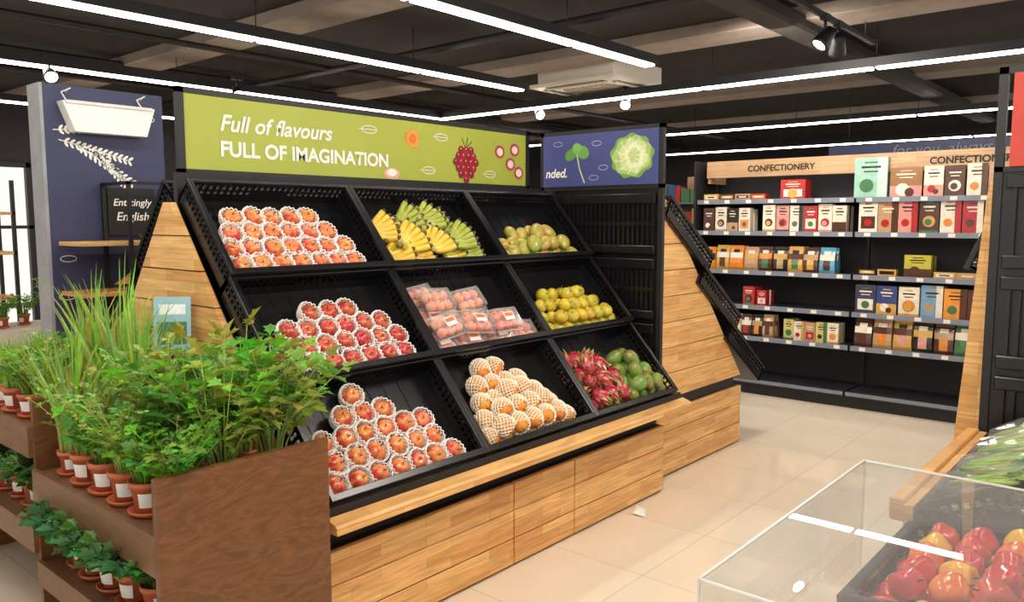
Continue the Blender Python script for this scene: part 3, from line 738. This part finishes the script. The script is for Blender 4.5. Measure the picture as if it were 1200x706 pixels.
# ---------------------------------------------------------------- herbs
LEAF=[(0,0),(.25,.10),(.34,.30),(.48,.20),(.66,.36),(.74,.16),(1,0)]
def leaflet(B,p,d,nrm,size,col):
    d=d.normalized(); w=d.cross(nrm).normalized(); nn=w.cross(d)
    def P(u,v,dz=0): return p+d*(u*size)+w*(v*size)+nn*(dz*size)
    for s1 in(1,-1):
        pts=[P(u,s1*v,abs(v)*.35-.18*u*u) for u,v in LEAF]
        B.add(pts,[tuple(range(len(pts))) if s1>0 else tuple(reversed(range(len(pts))))],col,1,False)
def pot(B,h=.11,r=.055):
    oc=S(196,104,66); 
    B.lathe([(0,0.012),(r*.72,.012),(r*.95,h*.82),(r*1.06,h*.82),(r*1.1,h),(r*1.0,h),(r*.92,h*.9),(0,h*.88)],18,oc,0,True)
    B.lathe([(0,0),(r*.95,0),(r*1.15,.018),(r*1.08,.018),(r*.9,.008),(0,.008)],18,S(205,110,66),0,True)
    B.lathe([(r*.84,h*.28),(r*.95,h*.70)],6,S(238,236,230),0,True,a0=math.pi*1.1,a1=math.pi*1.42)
    B.lathe([(0,h*.885),(r*.9,h*.885)],12,S(60,42,30),0,True)
def leafy(name,h,spread,n,size,g0,g1,levels=3,potted=True,sd=1,stemc=None,ph=.11,pr=.055,hmin=.5,sr=.0028):
    random.seed(sd); B=MB(); 
    if potted: pot(B,ph,pr)
    z0=ph*.85
    for k in range(n):
        az=U(0,6.283); lean=spread*math.sqrt(R()); hh=h*U(hmin,1.0)*(1-.25*lean)
        d=Vector((math.cos(az),math.sin(az),0)); p0=Vector((0,0,z0))+d*U(0,pr*.7)
        def P(t): return p0+d*(lean*hh*t**1.6)+Vector((0,0,hh*t*(1-.18*lean*t)))
        c=tuple(g0[i]+(g1[i]-g0[i])*R() for i in range(3))+(1,)
        sc=stemc or tuple(min(1,x*1.3) for x in c[:3])+(1,)
        B.tube([P(t/5) for t in range(6)],[sr*(1-.1*t) for t in range(6)],4,sc,1,cap=False)
        for lv in range(levels):
            t=1-.15*lv; p=P(t); tg=(P(min(1,t+.02))-P(t-.05)).normalized()
            nrm=Vector((U(-.6,.6),U(-.6,.6),1)).normalized(); s=size*U(.7,1.2)*(1-.1*lv)
            cc=tuple(x*U(.7,1.25) for x in c[:3])+(1,)
            if lv==0: base_d=(tg+d*.5)
            else: base_d=Vector((math.cos(az+(-1)**lv*U(.7,1.6)),math.sin(az+(-1)**lv*U(.7,1.6)),U(.1,.7)))
            base_d.normalize()
            q=p+base_d*s*.45 if lv else p
            if lv: B.tube([p,q],.0016,3,sc,1,cap=False)
            side=base_d.cross(nrm).normalized()
            leaflet(B,q,base_d,nrm,s,cc); leaflet(B,q,(base_d*.55+side).normalized(),nrm,s*.85,cc); leaflet(B,q,(base_d*.55-side).normalized(),nrm,s*.85,cc)
    return B.mesh(name,[M_v,M_leaf])
def grassy(name,h,n,w,spread,g0,g1,sd=1,potted=True,pr=.055,hmin=.6):
    random.seed(sd); B=MB()
    if potted: pot(B,.11,pr)
    for k in range(n):
        az=U(0,6.283); lean=spread*R(); hh=h*U(hmin,1); d=Vector((math.cos(az),math.sin(az),0)); a2=az+U(0.6,2.4); s=Vector((math.cos(a2),math.sin(a2),0)); p0=Vector((0,0,.095))+d*U(0,pr*.8)
        c=tuple(g0[i]+(g1[i]-g0[i])*R() for i in range(3))+(1,)
        ls=[];N=6
        for t in range(N+1):
            t/=N; p=p0+d*(lean*hh*t*t)+Vector((0,0,hh*t*(1-.3*lean*t))); ww=w*(1-t**2.5)*.5+.0004
            ls+=[p+s*ww,p-s*ww]
        B.add(ls,[(2*i,2*i+1,2*i+3,2*i+2) for i in range(N)],c,1,True)
    return B.mesh(name,[M_v,M_leaf])
G0=S(88,142,42);G1=S(160,200,82)
STM=S(176,208,112)
CEL=[leafy('celery_mesh',.48,.6,34,.074,G0,G1,4,sd=s,stemc=STM,sr=.0036,hmin=.5) for s in(1,2,3)]
PAR=[leafy('parsley_mesh',.25,.8,46,.038,S(78,134,42),S(144,186,72),4,sd=s) for s in(4,5)]
MIN=[leafy('mint_mesh',.23,1.1,36,.062,S(50,104,44),S(104,158,74),4,sd=s) for s in(6,7)]
GRA=[grassy('lemongrass_mesh',.66,46,.016,.42,S(120,168,60),S(186,214,110),sd=s,hmin=.5) for s in(8,9)]
WHG=[grassy('wheatgrass_mesh',.24,150,.006,.3,S(104,164,46),S(166,208,84),sd=s,pr=.06) for s in(10,)]
FLA=[leafy('feathery_herb_mesh',.34,.6,44,.026,S(130,170,70),S(180,208,110),5,sd=s,sr=.0018) for s in(12,)]
NM={'P':'potted_parsley','C':'potted_celery','G':'potted_lemongrass','W':'potted_wheatgrass','M':'potted_mint','F':'potted_dill'}
ME={'P':PAR,'C':CEL,'G':GRA,'W':WHG,'M':MIN,'F':FLA}
def plant(nm,me,x,y,z,s=1): 
    return link(nm,me,None,(x,y,z),(0,0,U(-.5,.5)),s)
ZS1=.692; ZS2=.842; ZL1=.352; ZL2=.472
random.seed(21)
for x,y,t,i,s in ((1.09,2.27,'P',0,1),(1.08,2.42,'P',1,1),(1.08,2.57,'F',0,1),(1.08,2.72,'P',0,1),(1.08,2.87,'F',0,1),(1.08,3.02,'G',0,.8),
  (1.27,2.31,'C',0,.95),(1.45,2.32,'C',1,1.0),(1.26,2.50,'C',2,.95),(1.45,2.51,'C',0,.97),(1.27,2.68,'F',0,1.3),(1.45,2.74,'C',1,.8),(1.26,2.86,'G',1,1.0),(1.44,2.94,'P',1,1.3),(1.25,3.03,'G',0,1.08)):
    plant(NM[t],ME[t][i],x,y,ZS1,s)
for x,y,t,i,s in ((1.08,3.24,'F',0,.8),(1.08,3.39,'P',1,.85),(1.08,3.54,'W',0,.9),(1.08,3.69,'W',0,.9),(1.25,3.26,'G',0,.8),(1.25,3.42,'F',0,.9),(1.25,3.6,'W',0,.9),(1.43,3.3,'C',1,.6),(1.43,3.5,'G',1,.6),(1.43,3.7,'C',2,.55),(1.25,3.8,'W',0,.9)):
    plant(NM[t],ME[t][i],x,y,ZS2,s)
for i,(x,y) in enumerate(((1.10,2.42),(1.3,2.47),(1.09,2.57),(1.3,2.63),(1.09,2.72),(1.28,2.79),(1.09,2.87),(1.1,3.0),(1.45,2.52),(1.46,2.67),(1.28,2.95))):
    plant('potted_mint',MIN[i%2],x,y,ZL1,1.0)
for i,(x,y) in enumerate(((1.10,3.30),(1.1,3.45),(1.1,3.60),(1.28,3.35),(1.28,3.52),(1.1,3.76))): plant('potted_wheatgrass' if i%2 else 'potted_mint',WHG[0] if i%2 else MIN[0],x,y,ZL2,.9)
hs=empty('herb_display_stand')
B=MB(); B.box(.985,1.57,2.165,2.19,0,.872); B.box(1.0,1.57,3.14,3.16,0,.96); B.box(1.0,1.57,4.38,4.4,0,.96); B.obj('end_panels',[M_plyX],hs)
B=MB()
B.box(1.0,1.57,2.19,3.14,.665,.69); B.box(1.0,1.57,2.19,3.14,.325,.35); B.box(1.0,1.57,3.16,4.38,.815,.84); B.box(1.0,1.57,3.16,4.38,.445,.47)
B.box(.985,1.0,2.19,3.14,.58,.705); B.box(.985,1.0,2.19,3.14,.27,.36); B.box(.985,1.0,3.16,4.38,.74,.855); B.box(.985,1.0,3.16,4.38,.38,.48)
B.box(1.555,1.57,2.19,4.38,.0,.72); B.obj('shelves_and_rails',[M_plyY],hs)
B=MB(); Mx=Matrix.Translation((1.48,3.05,1.08))@Euler((-.15,0,-.7)).to_matrix().to_4x4()
B.box(-.07,.07,0,.004,0,.22,S(150,190,205),M=Mx); B.box(-.055,.055,-.001,0,.03,.12,S(70,120,90),M=Mx); B.box(-.05,.05,-.001,0,.15,.19,S(235,240,240),M=Mx); B.box(-.005,.005,.004,.01,-.39,.05,S(60,60,60),M=Mx)
B.obj('plant_care_card',[M_v])
for i,(x,z) in enumerate(((1.35,.525),(1.6,.525),(1.9,.525),(2.2,.525),(1.5,.93))):
    plant('potted_shrub',(PAR+MIN)[i%4],x,8.18,z,1.1)
B=MB(); B.box(.8,2.6,6.9,7.5,0,.75,S(220,210,195)); B.obj('low_counter',[M_v])
for i in range(9): plant('potted_shrub',(PAR+CEL)[i%3],.95+i*.19,7.1+.12*(i%2),.752,.8)

# ---------------------------------------------------------------- right island
isl=empty('produce_island')
B=MB()
for z0,z1 in((.015,.2),(.204,.4),(.404,.6)): B.box(2.40,3.45,.56,.585,z0,z1,ch=.002)
B.box(2.42,3.45,.585,.63,.73,.80,ch=.006); B.box(2.40,3.45,.56,.585,.60,.79); B.obj('boards',[M_woodX],isl)
B=MB(); B.box(1.76,3.45,-.55,.555,0,.6); B.obj('carcass',[M_dark],isl)
B=MB(); B.prism([(.45,0),(.69,0),(.69,.75),(.62,1.75),(.45,1.75)],'X',3.54,3.565); B.obj('end_panel',[M_woodY],isl)
B=MB(); B.box(3.47,3.50,.565,.595,0,2.165); B.box(3.47,3.5,-.6,-.57,0,2.165); B.box(3.47,3.5,-.6,.595,2.14,2.165); B.box(3.47,3.5,-.6,.595,1.78,1.8); B.obj('frame',[M_blackm],isl)
B=MB(); B.box(3.48,3.49,-.57,.565,.6,1.78)
for k in range(3):
    zb=.66+k*.38; B.box(3.45,3.48,-.55,.55,zb+.3,zb+.35,ch=.004); B.box(3.45,3.48,-.55,.55,zb,zb+.05,ch=.004)
    for i in range(32): B.box(3.458,3.48,-.54+i*.034,-.528+i*.034,zb+.05,zb+.3)
B.obj('slotted_back',[M_black],isl)
rs=empty('red_hanging_sign')
B=MB(); B.box(3.462,3.478,-.57,.545,1.8,2.14); B.obj('board',[mat('sign_red',S(200,62,48),rough=.5,var=.04,scale=3)],rs)
B=MB(); flat(B,disc(.35,.17,.1,.1,24,0,.05,7),'X',(3.462,.545,1.8),.002,S(240,200,180)); B.obj('illustration',[M_v],rs)
crate((4.4,.70,1.42),math.pi,math.radians(68))
def icrate(loc,t,sc=(1,1,1)): return crate(loc,math.pi,math.radians(t),sc)
icrate((3.42,.545,.80),24,(1.25,1,.9)); icrate((3.42,.095,1.01),24,(1.25,1,.9))
icrate((2.35,.55,.765),8,(.72,1,.9)); icrate((2.35,.06,.84),8,(.72,1,.9))
M_pep=[objcolor('pepper_'+n_,c,c2,c2,rough=.15,axisz=.09,hue=.01,coat=.6) for n_,c,c2 in(('red',S(196,30,24),S(222,60,36)),('yellow',S(240,176,40),S(245,196,70)),('orange',S(232,104,36),S(240,136,56)))]
PEP=[fruit('pepper',.036,.036,.045,mm,dimple=.22,lobes=.12,asym=.1) for mm in M_pep]
random.seed(14)
for (py,pz) in((.55,.765),(.06,.84)):
    gp=empty('bell_peppers',(2.35,py,pz),(math.radians(8),0,math.pi))
    for j in range(5):
        for i in range(6):
            k=0 if (i+j)%3 else (1 if i%2 else 2)
            link('pepper',PEP[k],gp,(.06+i*.086,.055+j*.088,-.062),(U(.8,2.0),U(-.5,.5),U(0,6)),1.0)
            if j<4 and i<5: link('pepper',PEP[[0,0,1,0,2][(i*2+j)%5]],gp,(.1+i*.086,.1+j*.088,-.004),(U(.8,2.0),U(-.5,.5),U(0,6)),1.0)
def greenpack(name,sd):
    random.seed(sd); B=MB()
    for k in range(26):
        y=U(-.05,.05); c=tuple(x*U(.7,1.3) for x in S(130,164,66)[:3])+(1,)
        B.tube([(-.15,y*.5,.02+U(0,.02)),(-.05,y,.025+U(0,.02)),(.08,y*1.1,.03+U(0,.015))],.006,5,tuple(min(1,x*1.7) for x in c[:3])+(1,),1)
        leaflet(B,Vector((U(.0,.08),y,U(.03,.05))),Vector((1,U(-.5,.5),U(-.1,.2))),Vector((U(-.4,.4),U(-.4,.4),1)),U(.06,.1),c)
    vs=[];fs=[];n=16
    prof=[(-.18,.004,.05),(-.165,.03,.05),(-.1,.034,.062),(0,.042,.07),(.1,.045,.075),(.16,.03,.07),(.18,.004,.07)]
    for x,h,w in prof:
        for i in range(n): a=2*math.pi*i/n; kk=U(.9,1.12); vs.append((x,w*math.cos(a)*kk,.035+h*math.sin(a)*kk))
    for j in range(len(prof)-1):
        for i in range(n): k=(i+1)%n; fs.append((j*n+i,j*n+k,(j+1)*n+k,(j+1)*n+i))
    B.add(vs,fs,S(255,255,255),2,False)
    return B.mesh(name,[M_v,M_leaf,M_clear])
GP=[greenpack('wrapped_greens_mesh',s) for s in(1,2)]
for (py,pz) in((.545,.80),(.095,1.01)):
    gg=empty('wrapped_vegetable_packs',(3.42,py,pz),(math.radians(24),0,math.pi))
    for i in range(6):
        for j in range(2): link('pack',GP[(i+j)%2],gg,(.10+i*.16,.13+j*.21,-.095),(U(-.1,.1),U(-.1,.1),math.pi/2+U(-.3,.3)),1.0)
        if i<6: link('pack',GP[i%2],gg,(.14+i*.155,.2,-.03),(U(-.1,.1),U(-.1,.1),math.pi/2+U(-.5,.5)),1.0)
ac=empty('acrylic_display_cover')
x0,x1,y0,y1,z0,z1=1.36,2.375,-.45,.69,.5,.905
B=MB(); t=.005
B.box(x0,x1,y0,y1,z1-t,z1); B.box(x0,x1,y1-t,y1,z0,z1-t); B.box(x0,x1,y0,y0+t,z0,z1-t); B.box(x0,x0+t,y0+t,y1-t,z0,z1-t)
B.box(x1-t,x1,y0+t,y1-t,z0,z1-t)
B.obj('sheets',[M_acr],ac)
B=MB(); e_=.0025
for y in(y0,y1): B.box(x0,x1,y-e_,y+e_,z1-e_,z1+e_); 
for x in(x0,x1): B.box(x-e_,x+e_,y0,y1,z1-e_,z1+e_)
for x in(x0,x1):
    for y in(y0,y1): B.box(x-e_,x+e_,y-e_,y+e_,z0,z1)
B.obj('polished_edges',[M_edge],ac)
B=MB(); B.box(1.35,1.755,-.46,.70,.475,.5,ch=.004); B.box(1.755,2.385,.56,.70,.475,.5); B.box(1.42,1.755,-.4,.6,0,.475); B.box(1.755,2.38,.56,.6,0,.475); B.obj('support_shelf',[mat('pale_board',S(232,218,196),rough=.4)],ac)
B=MB(); B.add([(3.62,2.16,.002),(3.70,2.20,.004),(3.68,2.25,.03),(3.60,2.23,.012),(3.66,2.2,.035)],[(0,1,4),(1,2,4),(2,3,4),(3,0,4)],S(240,240,236)); B.obj('paper_scrap',[M_v])

# ---------------------------------------------------------------- world, lamps, camera
w=bpy.data.worlds.new('World'); scene.world=w; w.use_nodes=True; nt=w.node_tree
bg=nt.nodes['Background']; bg.inputs[0].default_value=(1,.945,.87,1); bg.inputs[1].default_value=1.05
def area(name,loc,aim,size,power,col=(1,.91,.80)):
    l=bpy.data.lights.new(name,'AREA'); l.energy=power; l.size=size; l.color=col; o=link(name,l,None,loc)
    o.rotation_euler=(Vector(aim)-Vector(loc)).to_track_quat('-Z','Y').to_euler(); return o
area('display_lamp',(1.2,.6,2.75),(2.8,2.8,1.1),.6,26)
area('display_lamp',(3.4,1.0,2.75),(3.2,2.8,1.0),.6,26)
area('shelf_lamp',(5.4,2.4,2.75),(7.1,2.3,1.1),.5,34)
area('herb_lamp',(.2,2.2,2.7),(1.2,2.7,.9),.5,14)
cam=bpy.data.cameras.new('camera'); co=link('camera',cam); scene.camera=co
cam.sensor_width=36; cam.lens=27.9; cam.clip_start=.05
co.location=(0,0,1.6)
ph=math.radians(40.7); th=math.radians(5.8)
F=Vector((math.cos(ph)*math.cos(th),math.sin(ph)*math.cos(th),-math.sin(th)))
co.rotation_euler=F.to_track_quat('-Z','Y').to_euler()
